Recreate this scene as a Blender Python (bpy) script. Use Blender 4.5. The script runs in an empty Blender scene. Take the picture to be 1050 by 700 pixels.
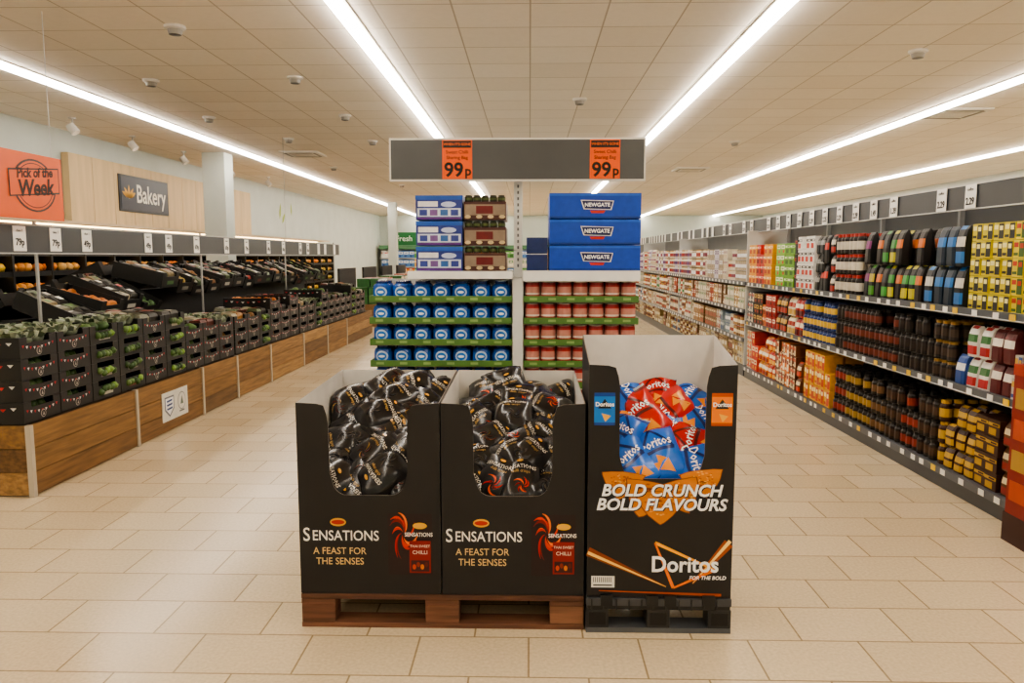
import bpy, math, random
import numpy as np
random.seed(7); np.random.seed(7)
S = bpy.context.scene
PI = math.pi
try:
    S.view_settings.view_transform = 'AgX'; S.view_settings.look = 'AgX - Medium High Contrast'
except Exception as e: print('look', e)

def lin(h):
    if not isinstance(h, str): return h
    h = h.lstrip('#')
    o = []
    for i in (0, 2, 4):
        c = int(h[i:i+2], 16)/255
        o.append(c/12.92 if c <= .04045 else ((c+.055)/1.055)**2.4)
    return tuple(o)

# ------------------------------------------------------------------ materials
def mat(name, col=None, rough=.5, metal=0, nscale=0, namt=0, stretch=(1,1,1), bump=0, coat=0, emit=None, es=0):
    m = bpy.data.materials.new(name); m.use_nodes = True
    nt = m.node_tree; N = nt.nodes; L = nt.links
    p = N['Principled BSDF']
    p.inputs['Roughness'].default_value = rough
    p.inputs['Metallic'].default_value = metal
    if coat:
        p.inputs['Coat Weight'].default_value = coat
        p.inputs['Coat Roughness'].default_value = .15
    if col is None:
        a = N.new('ShaderNodeAttribute'); a.attribute_name = 'Col'; src = a.outputs['Color']
    else:
        r = N.new('ShaderNodeRGB'); r.outputs[0].default_value = (*lin(col), 1); src = r.outputs[0]
    if nscale:
        tc = N.new('ShaderNodeTexCoord'); mp = N.new('ShaderNodeMapping')
        mp.inputs['Scale'].default_value = stretch
        nz = N.new('ShaderNodeTexNoise'); nz.inputs['Scale'].default_value = nscale; nz.inputs['Detail'].default_value = 4
        L.new(tc.outputs['Object'], mp.inputs[0]); L.new(mp.outputs[0], nz.inputs['Vector'])
        mr = N.new('ShaderNodeMapRange'); mr.inputs[1].default_value = .3; mr.inputs[2].default_value = .7
        mr.inputs[3].default_value = 1-namt; mr.inputs[4].default_value = 1+namt*.6
        L.new(nz.outputs['Fac'], mr.inputs[0])
        vm = N.new('ShaderNodeVectorMath'); vm.operation = 'SCALE'
        L.new(src, vm.inputs[0]); L.new(mr.outputs[0], vm.inputs['Scale'])
        src = vm.outputs[0]
        if bump:
            b = N.new('ShaderNodeBump'); b.inputs['Strength'].default_value = bump; b.inputs['Distance'].default_value = .004
            L.new(nz.outputs['Fac'], b.inputs['Height']); L.new(b.outputs[0], p.inputs['Normal'])
    L.new(src, p.inputs['Base Color'])
    if emit:
        p.inputs['Emission Color'].default_value = (*lin(emit), 1); p.inputs['Emission Strength'].default_value = es
    return m

def brickmat(name, c1, c2, cm, w, h, off, mort, rough, speck, sc=60):
    m = bpy.data.materials.new(name); m.use_nodes = True
    nt = m.node_tree; N = nt.nodes; L = nt.links; p = N['Principled BSDF']
    tc = N.new('ShaderNodeTexCoord'); br = N.new('ShaderNodeTexBrick')
    br.offset = off; br.squash = 1
    br.inputs['Color1'].default_value = (*lin(c1), 1); br.inputs['Color2'].default_value = (*lin(c2), 1)
    br.inputs['Mortar'].default_value = (*lin(cm), 1); br.inputs['Scale'].default_value = 1
    br.inputs['Mortar Size'].default_value = mort; br.inputs['Mortar Smooth'].default_value = .1
    br.inputs['Brick Width'].default_value = w; br.inputs['Row Height'].default_value = h
    L.new(tc.outputs['Object'], br.inputs['Vector'])
    nz = N.new('ShaderNodeTexNoise'); nz.inputs['Scale'].default_value = sc; nz.inputs['Detail'].default_value = 5
    L.new(tc.outputs['Object'], nz.inputs['Vector'])
    mr = N.new('ShaderNodeMapRange'); mr.inputs[1].default_value = .3; mr.inputs[2].default_value = .7
    mr.inputs[3].default_value = 1-speck; mr.inputs[4].default_value = 1+speck
    L.new(nz.outputs['Fac'], mr.inputs[0])
    vm = N.new('ShaderNodeVectorMath'); vm.operation = 'SCALE'
    L.new(br.outputs['Color'], vm.inputs[0]); L.new(mr.outputs[0], vm.inputs['Scale'])
    L.new(vm.outputs[0], p.inputs['Base Color'])
    p.inputs['Roughness'].default_value = rough
    b = N.new('ShaderNodeBump'); b.inputs['Strength'].default_value = .3; b.inputs['Distance'].default_value = .003; b.invert = True
    L.new(br.outputs['Fac'], b.inputs['Height']); L.new(b.outputs[0], p.inputs['Normal'])
    return m

M_pack = mat('printed_packaging', rough=.42, nscale=25, namt=.12)
M_foil = mat('glossy_film', rough=.25, nscale=8, namt=.08, bump=.35, coat=.25)
M_card = mat('printed_cardboard', rough=.5, nscale=8, namt=.1)
M_metal = mat('painted_steel', rough=.38, nscale=6, namt=.05)
M_prod = mat('fresh_produce', rough=.5, nscale=30, namt=.3, bump=.3)
M_wood = mat('rustic_wood', rough=.65, nscale=5, namt=.38, stretch=(6, .6, 9), bump=.4)
M_pal = mat('pallet_wood', rough=.7, nscale=5, namt=.4, stretch=(.7, 6, 9), bump=.5)
M_plas = mat('black_plastic', rough=.4, nscale=12, namt=.1)
M_panel = mat('light_oak_panel', '#d2b88e', rough=.55, nscale=3, namt=.14, stretch=(1, 2.5, .25))
M_wall = mat('painted_plaster', '#c9cfc9', rough=.8, nscale=2, namt=.05)
M_floor = brickmat('stone_tile_floor', '#d9c7a8', '#cebb9b', '#9a886c', .45, .30, .5, .004, .22, .1, 70)
M_ceil = brickmat('ceiling_tile', '#f0e8dc', '#e9e0d2', '#bdb1a0', .6, .6, 0, .007, .85, .02, 20)
M_light = mat('led_strip', '#ffffff', emit='#fff4e6', es=28)
TM = {}
def tmat(c):
    if c not in TM: TM[c] = mat('ink_'+c.lstrip('#'), c, rough=.5, nscale=20, namt=.04)
    return TM[c]

# ------------------------------------------------------------------ mesh batch
def boxv(x0, x1, y0, y1, z0, z1):
    return [(x0,y0,z0),(x1,y0,z0),(x1,y1,z0),(x0,y1,z0),(x0,y0,z1),(x1,y0,z1),(x1,y1,z1),(x0,y1,z1)]
BF = [(3,2,1,0),(4,5,6,7),(0,1,5,4),(1,2,6,5),(2,3,7,6),(3,0,4,7)]
class Batch:
    def __init__(s):
        s.v = []; s.f = []; s.c = []; s.s = []; s.n = 0; s.M = None
    def add(s, V, F, C, smooth=False):
        V = np.array(V, float).reshape(-1, 3)
        if s.M is not None: V = s.M(V)
        s.v.append(V); o = s.n; s.n += len(V)
        s.f.extend([tuple(i+o for i in f) for f in F])
        if isinstance(C, str) or (len(C) == 3 and not hasattr(C[0], '__len__')):
            s.c.extend([lin(C)]*len(F))
        else: s.c.extend([lin(c) if isinstance(c, str) else tuple(c) for c in C])
        s.s.extend([smooth]*len(F))
    def box(s, x0, x1, y0, y1, z0, z1, c): s.add(boxv(x0,x1,y0,y1,z0,z1), BF, c)
    def lathe(s, x, y, z, prof, n=10):
        V = []; F = []; C = []
        for r, h, c in prof:
            for i in range(n):
                a = 2*PI*i/n; V.append((x+r*math.cos(a), y+r*math.sin(a), z+h))
        for k in range(len(prof)-1):
            for i in range(n):
                j = (i+1) % n
                F.append((k*n+i, k*n+j, (k+1)*n+j, (k+1)*n+i)); C.append(prof[k+1][2])
        F.append(tuple((len(prof)-1)*n+i for i in range(n))); C.append(prof[-1][2])
        s.add(V, F, C, False)
    def sphere(s, x, y, z, r, c, sq=1, n=8, m=5, jit=0):
        V = [(x, y, z-r*sq)]
        for k in range(1, m):
            p = -PI/2+PI*k/m
            for i in range(n):
                a = 2*PI*i/n; rr = r*(1+random.uniform(-jit, jit))
                V.append((x+rr*math.cos(p)*math.cos(a), y+rr*math.cos(p)*math.sin(a), z+rr*sq*math.sin(p)))
        V.append((x, y, z+r*sq)); F = []
        for i in range(n): F.append((0, 1+(i+1) % n, 1+i))
        for k in range(m-2):
            for i in range(n):
                j = (i+1) % n; F.append((1+k*n+i, 1+k*n+j, 1+(k+1)*n+j, 1+(k+1)*n+i))
        l = len(V)-1
        for i in range(n): F.append((1+(m-2)*n+i, 1+(m-2)*n+(i+1) % n, l))
        s.add(V, F, c, True)
    def prism(s, pts, y0, y1, cf, cb=None, cs=None):
        n = len(pts); V = [(x, y0, z) for x, z in pts]+[(x, y1, z) for x, z in pts]
        F = [tuple(range(n)), tuple(range(2*n-1, n-1, -1))]; C = [lin(cf), lin(cb or cf)]
        for i in range(n):
            j = (i+1) % n; F.append((i, i+n, j+n, j)); C.append(lin(cs or cf))
        s.add(V, F, C)
    def flat(s, pts, y, c): s.add([(x, y, z) for x, z in pts], [tuple(range(len(pts)))], c)
    def build(s, name, m, parent=None, bevel=0):
        me = bpy.data.meshes.new(name)
        V = np.concatenate(s.v)
        me.from_pydata(V.tolist(), [], s.f)
        ca = me.color_attributes.new('Col', 'FLOAT_COLOR', 'CORNER')
        lt = np.array([len(f) for f in s.f]); cc = np.array(s.c, float)
        cl = np.repeat(np.hstack([cc, np.ones((len(cc), 1))]), lt, axis=0)
        ca.data.foreach_set('color', cl.astype(np.float32).ravel())
        me.polygons.foreach_set('use_smooth', np.array(s.s, bool))
        me.materials.append(m); me.update()
        o = bpy.data.objects.new(name, me); S.collection.objects.link(o)
        if bevel:
            b = o.modifiers.new('bevel', 'BEVEL'); b.width = bevel; b.segments = 2; b.limit_method = 'ANGLE'
        if parent: o.parent = parent
        return o

FR = {'F': (PI/2, 0, 0), '+X': (PI/2, 0, PI/2), '-X': (PI/2, 0, -PI/2)}
def text(name, body, size, loc, face, c, parent, sx=1, shear=0, bold=0, al='CENTER', roll=0):
    cu = bpy.data.curves.new(name, 'FONT'); cu.body = body; cu.size = size; cu.align_x = al; cu.align_y = 'CENTER'
    cu.extrude = .0006; cu.shear = shear; cu.offset = bold; cu.resolution_u = 3
    cu.materials.append(tmat(c))
    o = bpy.data.objects.new(name, cu); S.collection.objects.link(o)
    o.location = loc
    from mathutils import Euler, Matrix
    e = Euler(FR[face]).to_matrix() @ Matrix.Rotation(roll, 3, 'Z')
    o.rotation_euler = e.to_euler(); o.scale = (sx, 1, 1); o.parent = parent
    return o
TC = {}
def textmesh(body, shear=0, bold=0):
    k = (body, shear, bold)
    if k not in TC:
        cu = bpy.data.curves.new('tmp', 'FONT'); cu.body = body; cu.align_x = 'CENTER'; cu.align_y = 'CENTER'
        cu.shear = shear; cu.offset = bold; cu.resolution_u = 1
        o = bpy.data.objects.new('tmp', cu); S.collection.objects.link(o)
        me = bpy.data.meshes.new_from_object(o)
        V = np.array([v.co[:2] for v in me.vertices]); F = [tuple(p.vertices) for p in me.polygons]
        w = V[:, 0].max()-V[:, 0].min(); V = V-(V.max(0)+V.min(0))/2; V = V/w
        TC[k] = (V, F)
        bpy.data.objects.remove(o); bpy.data.meshes.remove(me); bpy.data.curves.remove(cu)
    return TC[k]

def mR(xf): return lambda V: np.stack([xf+V[:,1], V[:,0], V[:,2]], 1)
def mL(xf): return lambda V: np.stack([xf-V[:,1], V[:,0], V[:,2]], 1)
def mF(yf): return lambda V: np.stack([V[:,0], yf+V[:,1], V[:,2]], 1)

# ------------------------------------------------------------------ room
ZC = 3.47; XL = -7.05; XR = 10.8; YB = 36.; YF = -3.
def slab(name, x0, x1, y0, y1, z0, z1, m):
    b = Batch(); b.box(x0, x1, y0, y1, z0, z1, '#ffffff'); return b.build(name, m)
slab('floor', XL, XR, YF, YB, -.1, 0, M_floor)
slab('ceiling', XL, XR, YF, YB, ZC, ZC+.1, M_ceil)
slab('wall_left', XL-.1, XL, YF, YB, 0, ZC, M_wall)
slab('wall_right', XR, XR+.1, YF, YB, 0, ZC, M_wall)
slab('wall_back', XL, XR, YB, YB+.1, 0, ZC, M_wall)
slab('wall_front', XL, XR, YF-.1, YF, 0, ZC, M_wall)
for x in (-5.2, -1.45, 1.9, 5.22, 8.57):
    b = Batch()
    y = YF+.1
    while y < YB-1:
        b.box(x-.05, x+.05, y, y+2.98, ZC-.05, ZC-.014, '#ffffff'); y += 3
    o = b.build('ceiling_strip_light', M_light)
    b = Batch(); b.box(x-.075, x+.075, YF+.1, YB-1, ZC-.013, ZC-.001, '#c8c4bc')
    b.build('housing', M_metal, o)

for x, y in ((-4.1, 8.4), (-2.5, 8.3), (-2.95, 6.5), (-3.9, 12.5), (-2.6, 12.8), (-4.2, 16.5), (-2.9, 17.5), (-2.5, 10.5), (.6, 9.5), (3.6, 7.4), (3.4, 13), (-4.4, 10.6), (-3.4, 20.5)):
    b = Batch()
    b.lathe(x, y, ZC, [(.085, 0, '#dcd8d0'), (.085, -.02, '#dcd8d0'), (.06, -.03, '#d6d2ca'), (.05, -.07, '#9a968e'), (.0, -.075, '#3a3834')], 16)
    b.build('smoke_detector', M_metal)
for x, y in ((-6.3, 10.6), (-6.3, 12.2), (-6.3, 14.0), (-6.3, 16.2), (-6.3, 18.5)):
    b = Batch()
    b.lathe(x, y, ZC, [(.05, 0, '#d8d6d0'), (.05, -.02, '#d8d6d0'), (.012, -.025, '#b8b6b0'), (.012, -.1, '#b8b6b0')], 10)
    b.M = lambda V, x=x, y=y: np.stack([x+(V[:,0])*.8-V[:,2]*.6, y+V[:,1], ZC-.15+V[:,0]*.6+V[:,2]*.8], 1)
    b.lathe(0, 0, -.02, [(.03, .09, '#cfcdc8'), (.055, .08, '#cfcdc8'), (.06, -.05, '#dad8d2'), (.05, -.055, '#f4efe4'), (0, -.045, '#fff8ea')], 12)
    b.build('ceiling_spotlight', M_metal)
for x, y in ((-4.2, 14.3), (5.6, 10.5), (3.5, 17)):
    b = Batch()
    b.box(x-.35, x+.35, y-.35, y+.35, ZC-.03, ZC-.001, '#e2ddd4')
    for k in (-1, 1):
        b.box(x+k*.27-.02, x+k*.27+.02, y-.25, y+.25, ZC-.036, ZC-.029, '#8a857c')
        b.box(x-.25, x+.25, y+k*.27-.02, y+k*.27+.02, ZC-.036, ZC-.029, '#8a857c')
    b.box(x-.2, x+.2, y-.2, y+.2, ZC-.036, ZC-.029, '#c8c2b8')
    b.build('ceiling_air_vent', M_metal)

# ------------------------------------------------------------------ pallets
PX0, PX1, PY0, PY1 = -.967, .233, 3.07, 3.87
b = Batch()
pc = ['#6a4634', '#76503c', '#5c3c2c', '#7e5842', '#6c4836']
for i in range(5):
    y = PY0+i*(.8-.14)/4; b.box(PX0, PX1, y, y+.14 if i % 2 == 0 else y+.11, .125, .148, random.choice(pc))
for x in (PX0, PX0+.5275, PX1-.145): b.box(x, x+.145, PY0+.002, PY1-.002, .102, .1245, random.choice(pc))
for x in (PX0, PX0+.5275, PX1-.145):
    for y in (PY0+.003, PY0+.35, PY1-.103): b.box(x+.001, x+.144, y, y+.1, .0225, .1015, random.choice(pc))
for y in (PY0, PY0+.35, PY1-.1): b.box(PX0, PX1, y, y+.1, 0, .022, random.choice(pc))
b.build('wooden_pallet', M_pal, bevel=.003)

QX0, QX1, QY0, QY1 = .24, .845, 3.05, 3.47
b = Batch()
b.box(QX0, QX1, QY0, QY1, .118, .15, '#44464a')
b.box(QX0+.004, QX1-.004, QY0+.004, QY1-.004, .1, .118, '#1d1e20')
for x in (QX0, QX0+.255, QX1-.095):
    for y in (QY0+.002, QY1-.1):
        b.box(x, x+.095, y, y+.095, .022, .1, '#2a2b2e')
        b.box(x+.012, x+.083, y-.0015, y, .034, .088, '#121315')
for y in (QY0, QY1-.1): b.box(QX0, QX1, y, y+.1, 0, .022, '#55585c')
for i in range(11):
    x = QX0+.02+i*.052; b.box(x, x+.006, QY0-.004, QY0, .102, .148, '#232427')
for x in (QX0+.06, QX0+.25, QX1-.28, QX1-.12): b.box(x, x+.05, QY0-.006, QY0+.005, .12, .165, '#1a1b1d')
b.build('plastic_pallet', M_plas, bevel=.002)

# ------------------------------------------------------------------ crisp bags
def surf(U, Vv, W, H, T, ph, sgn=1):
    vv = np.clip(np.abs(Vv)/.92, 0, 1)
    pr = (1-np.clip(np.abs(U), 0, 1)**2.8)**.6*(1-vv**3.6)**.6
    wr = .13*np.sin(U*8+ph[0]+2*np.sin(Vv*3+ph[1]))*vv**2.5 + .09*np.sin(Vv*3.0+U*2.2+ph[2]) + .06*np.sin(U*5-Vv*6+ph[3])
    X = U*W/2*(1-.08*(1-vv**2)); Y = Vv*H/2*(1-.03*U**2)+.003*np.sin(U*5+ph[4])
    bend = .014*np.sin(Vv*1.8+ph[5])+.010*np.sin(U*1.5+ph[6])-.020*np.abs(Vv)**3-.008*U**2
    Z = sgn*T/2*pr*(1+wr)+bend+.002*np.sin(U*34)*(vv > .98)
    return X, Y, Z
def bagmesh(W, H, T, seed, cf, decal=None, nu=18, nv=26):
    rs = np.random.RandomState(seed); ph = rs.rand(8)*6.28
    U, Vv = np.meshgrid(np.linspace(-1, 1, nu+1), np.linspace(-1, 1, nv+1))
    allV = []; F = []; C = []; n = 0
    for sgn in (1, -1):
        X, Y, Z = surf(U, Vv, W, H, T, ph, sgn)
        allV.append(np.stack([X.ravel(), Y.ravel(), Z.ravel()], 1))
        for j in range(nv):
            for i in range(nu):
                a = n+j*(nu+1)+i; q = (a, a+1, a+nu+2, a+nu+1)
                F.append(q if sgn > 0 else q[::-1])
                C.append(cf((i+.5)/nu*2-1, (j+.5)/nv*2-1))
        n += (nu+1)*(nv+1)
    if decal:
        for (D, DF, col, lay) in decal(rs, W, H):
            D = np.array(D); X, Y, Z = surf(D[:, 0], D[:, 1], W, H, T, ph, 1)
            Z = Z+.0018+.0006*lay
            allV.append(np.stack([X, Y, Z], 1)); F += [tuple(i+n for i in f) for f in DF]; C += [lin(col)]*len(DF); n += len(D)
    return np.concatenate(allV), F, C
def dtext(body, u0, v0, wid, col, W, H, lay=1, shear=0, bold=0, hs=1):
    V, F = textmesh(body, shear, bold)
    return (np.stack([u0+V[:, 0]*wid, v0+V[:, 1]*wid*W/H*hs], 1), F, col, lay)
def dpoly(pts, col, lay=0): return (pts, [tuple(range(len(pts)))], col, lay)
def dstrip(L1, L2, col, lay=0):
    n = len(L1); return (L1+L2, [(i, i+1, n+i+1, n+i) for i in range(n-1)], col, lay)
def dswirl(cu, cv, s, cols, rs, n=7):
    out = []
    for k in range(n):
        a0 = k*2*PI/n+rs.uniform(-.3, .3); L1 = []; L2 = []; ln = rs.uniform(.9, 1.9); sz = s*rs.uniform(.6, 1.1)
        for i in range(8):
            t = i/7; a = a0+t*ln; r = sz*(.1+.9*t); wd = sz*.13*math.sin(PI*min(.97, t+.03))
            L1.append((cu+(r+wd)*math.cos(a), cv+(r+wd)*math.sin(a)*.75)); L2.append((cu+(r-wd)*math.cos(a), cv+(r-wd)*math.sin(a)*.75))
        out.append(dstrip(L1, L2, cols[k % len(cols)], .2*k))
    return out
def sens_dec(kind):
    cols = {0: ['#b8241a', '#d8501e', '#7e1512'], 1: ['#4a241a', '#7e6234', '#3a1816'], 2: ['#343438', '#4a423c', '#2a2a2e'], 3: ['#c8401e', '#981a16', '#d06a34']}[kind]
    def f(rs, W, H):
        o = dswirl(.05, -.38, .45, cols, rs)
        o.append(dtext('SENSATIONS', 0, .24, 1.35, '#d8d2c6', W, H, 3, 0, .005))
        o.append(dtext('chilli crisps', 0, .08, .8, '#c8a05a', W, H, 3))
        o.append(dpoly([(.14*math.cos(a), .44+.048*math.sin(a)) for a in np.linspace(0, 5.8, 12)], '#c8923a', 3))
        return o
    return f
def sens_col(u, v):
    return lin('#0e0d0f') if abs(v) > .93 else lin('#121013')
def dor_dec(fg, chip='#ea932c'):
    def f(rs, W, H):
        o = []
        T = [(-.75, .05), (.75, .05), (0, .8)]
        for i in range(3):
            p, q = np.array(T[i]), np.array(T[(i+1) % 3]); m_ = 9
            nrm = np.array([-(q-p)[1], (q-p)[0]]); nrm = nrm/np.linalg.norm(nrm)*.05
            L1 = [tuple(p+(q-p)*t+nrm) for t in np.linspace(0, 1, m_)]; L2 = [tuple(p+(q-p)*t-nrm) for t in np.linspace(0, 1, m_)]
            o.append(dstrip(L1, L2, fg, 0))
        o.append(dtext('Doritos', 0, .3, 1.4, '#ffffff', W, H, 3, 0, .015, 1.15))
        for cu, cv, s, a in ((-.3, -.42, .34, .3), (.2, -.5, .36, 1.2), (.0, -.25, .26, 2.0)):
            P_ = [(cu+s*math.cos(a+k*2*PI/3), cv+s*.7*math.sin(a+k*2*PI/3)) for k in range(3)]
            c_ = (cu, cv); L = []
            for k in range(3):
                for t in (0, .33, .66): L.append(tuple(np.array(P_[k])*(1-t)+np.array(P_[(k+1) % 3])*t))
            V = L+[c_]; o.append((V, [(k, (k+1) % 9, 9) for k in range(9)], chip, .5+cu))
        return o
    return f
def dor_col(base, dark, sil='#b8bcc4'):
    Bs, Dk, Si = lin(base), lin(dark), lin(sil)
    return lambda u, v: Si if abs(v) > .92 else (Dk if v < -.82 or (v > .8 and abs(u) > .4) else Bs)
SB = [bagmesh(.215, .28, .09, i, sens_col, sens_dec(i % 4)) for i in range(12)]
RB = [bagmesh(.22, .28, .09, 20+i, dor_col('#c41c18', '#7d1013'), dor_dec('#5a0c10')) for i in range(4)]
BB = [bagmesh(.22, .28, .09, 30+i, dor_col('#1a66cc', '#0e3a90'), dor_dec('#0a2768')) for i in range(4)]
def rot(ax, a):
    c, s = math.cos(a), math.sin(a)
    return {'x': np.array([[1,0,0],[0,c,-s],[0,s,c]]), 'y': np.array([[c,0,s],[0,1,0],[-s,0,c]]), 'z': np.array([[c,-s,0],[s,c,0],[0,0,1]])}[ax]
def place(b, bag, pos, spin, tilt, yaw, lim, sc=1):
    V, F, C = bag
    R = rot('z', yaw) @ rot('x', tilt) @ rot('z', spin)
    P = (V*sc) @ R.T+np.array(pos)
    for k in range(3):      # bags squash against the cardboard walls
        lo, hi = lim[k]; m = P[:, k] < lo+.03
        P[m, k] = lo+.03*np.exp(np.clip((P[m, k]-lo-.03)/.03, -8, 0))
        m = P[:, k] > hi-.03; P[m, k] = hi-.03*np.exp(np.clip(-(P[m, k]-hi+.03)/.03, -8, 0))
    b.add(P, F, C, True)

# ------------------------------------------------------------------ display bins
def cut_outline(w, zb, zt, xl, xr, zc, wingL=.02, wingR=.02, r=.06, drop=.03):
    P = [(0, zb), (w, zb), (w, zt)]
    P += [(xr+wingR+.03, zt-.004), (xr+wingR, zt-.012), (xr+.008, zt-drop-.02), (xr+.002, zt-drop-.06)]
    P += [(xr, zc+r*1.6)]
    for i in range(1, 6):
        a = i/6*PI/2; P.append((xr-.012-r*(1-math.cos(a)), zc+r-r*math.sin(a)))
    P += [(xr-r-.02, zc), (xl+r+.02, zc)]
    for i in range(5, 0, -1):
        a = i/6*PI/2; P.append((xl+.012+r*(1-math.cos(a)), zc+r-r*math.sin(a)))
    P += [(xl, zc+r*1.6), (xl-.002, zt-drop-.06), (xl-.008, zt-drop-.02), (xl-wingL, zt-.012), (xl-wingL-.03, zt-.004), (0, zt)]
    return P
K = '#1d1b1d'; GREY = '#d6d2cb'
def bin_(x0, w, y0, d, z0, zt, zb_top, xl, xr, zc):
    b = Batch(); x1 = x0+w; y1 = y0+d; th = .004
    P = [(x0+px, pz) for px, pz in cut_outline(w, z0, zt, xl, xr, zc)]
    b.prism(P, y0, y0+th, K, GREY, '#8d8378')
    for xa, xb, co, ci in ((x0, x0+th, K, GREY), (x1-th, x1, GREY, K)):
        V = [(xa,y0+th,z0),(xb,y0+th,z0),(xb,y1,z0),(xa,y1,z0),(xa,y0+th,zt),(xb,y0+th,zt),(xb,y1,zb_top),(xa,y1,zb_top)]
        b.add(V, BF, [K, '#8d8378', K, ci, K, co])
    b.add(boxv(x0+th, x1-th, y1-th, y1, z0, zb_top), BF, [K, '#8d8378', GREY, K, K, K])
    b.box(x0+th, x1-th, y0+th, y1-th, z0, z0+th, GREY)
    return b
def swirl(b, cx, cz, sc, y):
    cols = ['#b81c16', '#d83a1e', '#f27a2e', '#7e1210', '#c82a1c']
    for k in range(13):
        a0 = k*.9+.3; n = 9; L1 = []; L2 = []; q = .65+.5*abs(math.sin(k*1.7)); ln = .8+.9*abs(math.cos(k*2.3))
        for i in range(n+1):
            t = i/n; a = a0+t*ln; r = sc*(.1+.9*t)*q; wd = sc*.10*math.sin(PI*min(.98, t+.02))+.0005
            L1.append((cx+(r+wd)*math.cos(a)*.6, cz+(r+wd)*math.sin(a)*1.1)); L2.append((cx+(r-wd)*math.cos(a)*.6, cz+(r-wd)*math.sin(a)*1.1))
        b.flat(L1+L2[::-1], y-.0002*k, cols[k % 5])
def disc(cx, cz, rx, rz, n=20): return [(cx+rx*math.cos(2*PI*i/n), cz+rz*math.sin(2*PI*i/n)) for i in range(n)]
def rect(x0, x1, z0, z1): return [(x0, z0), (x1, z0), (x1, z1), (x0, z1)]

for bi, x0 in enumerate((-.967, -.365)):
    w = .596; yf = 3.075
    b = bin_(x0, w, yf, .79, .15, .97, .99, .135, .46, .578)
    y = yf-.0015
    b.flat(disc(x0+.165, .462, .034, .018), y, '#e0a93a'); b.flat(disc(x0+.165, .462, .028, .010), y-.0005, '#b8281c')
    b.flat(rect(x0+.375, x0+.56, .235, .50), y, '#241216')
    swirl(b, x0+.44, .415, .092, y-.001)
    b.flat(rect(x0+.465, x0+.555, .245, .385), y-.0045, '#8a1614'); b.flat(rect(x0+.472, x0+.548, .252, .30), y-.005, '#3a0f12')
    for k in range(4): b.flat(disc(x0+.485+k*.017, .272+(k % 2)*.01, .008, .012, 8), y-.0053, ['#c84a2a', '#8a2a1a', '#d8782a', '#5a1a14'][k])
    b.flat(disc(x0+.51, .45, .03, .014), y-.0048, '#e0a93a')
    o = b.build('crisp_display_bin', M_card)
    yt = yf-.0028
    text('initial', 'S', .082, (x0+.015, yt, .405), 'F', '#f4f1ea', o, sx=.85, al='LEFT', bold=.0005)
    text('logo_text', 'ENSATIONS', .062, (x0+.054, yt, .402), 'F', '#f4f1ea', o, sx=.86, al='LEFT', bold=.0004)
    text('slogan', 'A FEAST FOR', .042, (x0+.17, yt, .336), 'F', '#e6c489', o, sx=.92)
    text('slogan', 'THE SENSES', .042, (x0+.17, yt, .291), 'F', '#e6c489', o, sx=.92)
    text('pack_text', 'SENSATIONS', .024, (x0+.505, yf-.008, .412), 'F', '#f4f1ea', o, sx=.85, bold=.0003)
    text('pack_text', 'THAI SWEET', .015, (x0+.51, yf-.008, .362), 'F', '#f4e1ca', o)
    text('pack_text', 'CHILLI', .022, (x0+.51, yf-.008, .335), 'F', '#f4e1ca', o)
    b = Batch()
    lim = ((x0+.006, x0+w-.006), (yf+.006, yf+.784), (.16, 1.2))
    for layer in (1, 0):
        NR = 6
        for r in range(NR):
            nc = 4
            for c in range(nc):
                fy = (r+.5)/NR; fx = (c+.5+(.25 if r % 2 else -.25))/nc
                X = x0+.075+fx*(w-.15)+random.uniform(-.02, .02)
                Y = yf+.06+fy*.68+random.uniform(-.02, .02)
                h = .60+.34*min(1, fy*1.1)**.8-.05*abs(fx-.5)*2
                Z = h+random.uniform(-.015, .02)-layer*.12-.02
                if bi == 0: sp, ti, ya = random.uniform(-1.2, -.75)+(PI if random.random() < .3 else 0), random.uniform(.5, .85), random.uniform(-.2, .25)
                else: sp, ti, ya = random.choice([-.9, 1.0, 1.3, 0.1, .3, -.2, -1.3])+random.uniform(-.25, .25), random.uniform(.4, .85), random.uniform(-.25, .25)
                kk = random.choice([1, 2, 5, 6, 9, 10, 2, 6] if bi == 0 else [0, 3, 4, 7, 8, 2, 6, 5, 10])
                place(b, SB[kk], (X, Y, Z), sp, ti, ya, lim)
    b.build('crisp_bag_pile', M_foil)

# tortilla chip bin
x0 = .243; w = .6; yf = 3.06
b = bin_(x0, w, yf, .40, .152, 1.135, 1.215, .128, .475, .662)
y = yf-.0015
def chip(cx, cz, s, rt, y):
    pts = []
    for k in range(3):
        a = rt+k*2*PI/3; a2 = rt+(k+1)*2*PI/3
        for t in np.linspace(0, 1, 9)[:-1]:
            px = (1-t)*math.cos(a)+t*math.cos(a2); pz = (1-t)*math.sin(a)+t*math.sin(a2)
            q = 1+.25*math.sin(t*PI)+random.uniform(-.03, .03)
            pts.append((cx+s*px*q, cz+s*pz*q*.72))
    b.flat([(cx+(px-cx)*1.05, cz+(pz-cz)*1.05) for px, pz in pts], y, '#7a3a10')
    b.flat(pts, y-.0004, '#d07c22')
    for i in range(60):
        a = random.uniform(0, 6.28); r = s*.55*math.sqrt(random.random())
        b.flat(disc(cx+r*math.cos(a), cz+r*math.sin(a)*.7, s*random.uniform(.02, .07), s*.03, 6), y-.0008, random.choice(['#e8a040', '#a8541a', '#e8b050', '#8a4014', '#c86a1c']))
chip(x0+.14, .645, .10, 2.5, y); chip(x0+.47, .655, .10, .7, y); chip(x0+.25, .59, .13, -PI/2-.3, y-.001); chip(x0+.37, .60, .12, -PI/2+.4, y-.0018); chip(x0+.30, .555, .12, -PI/2, y-.0026)
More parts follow.
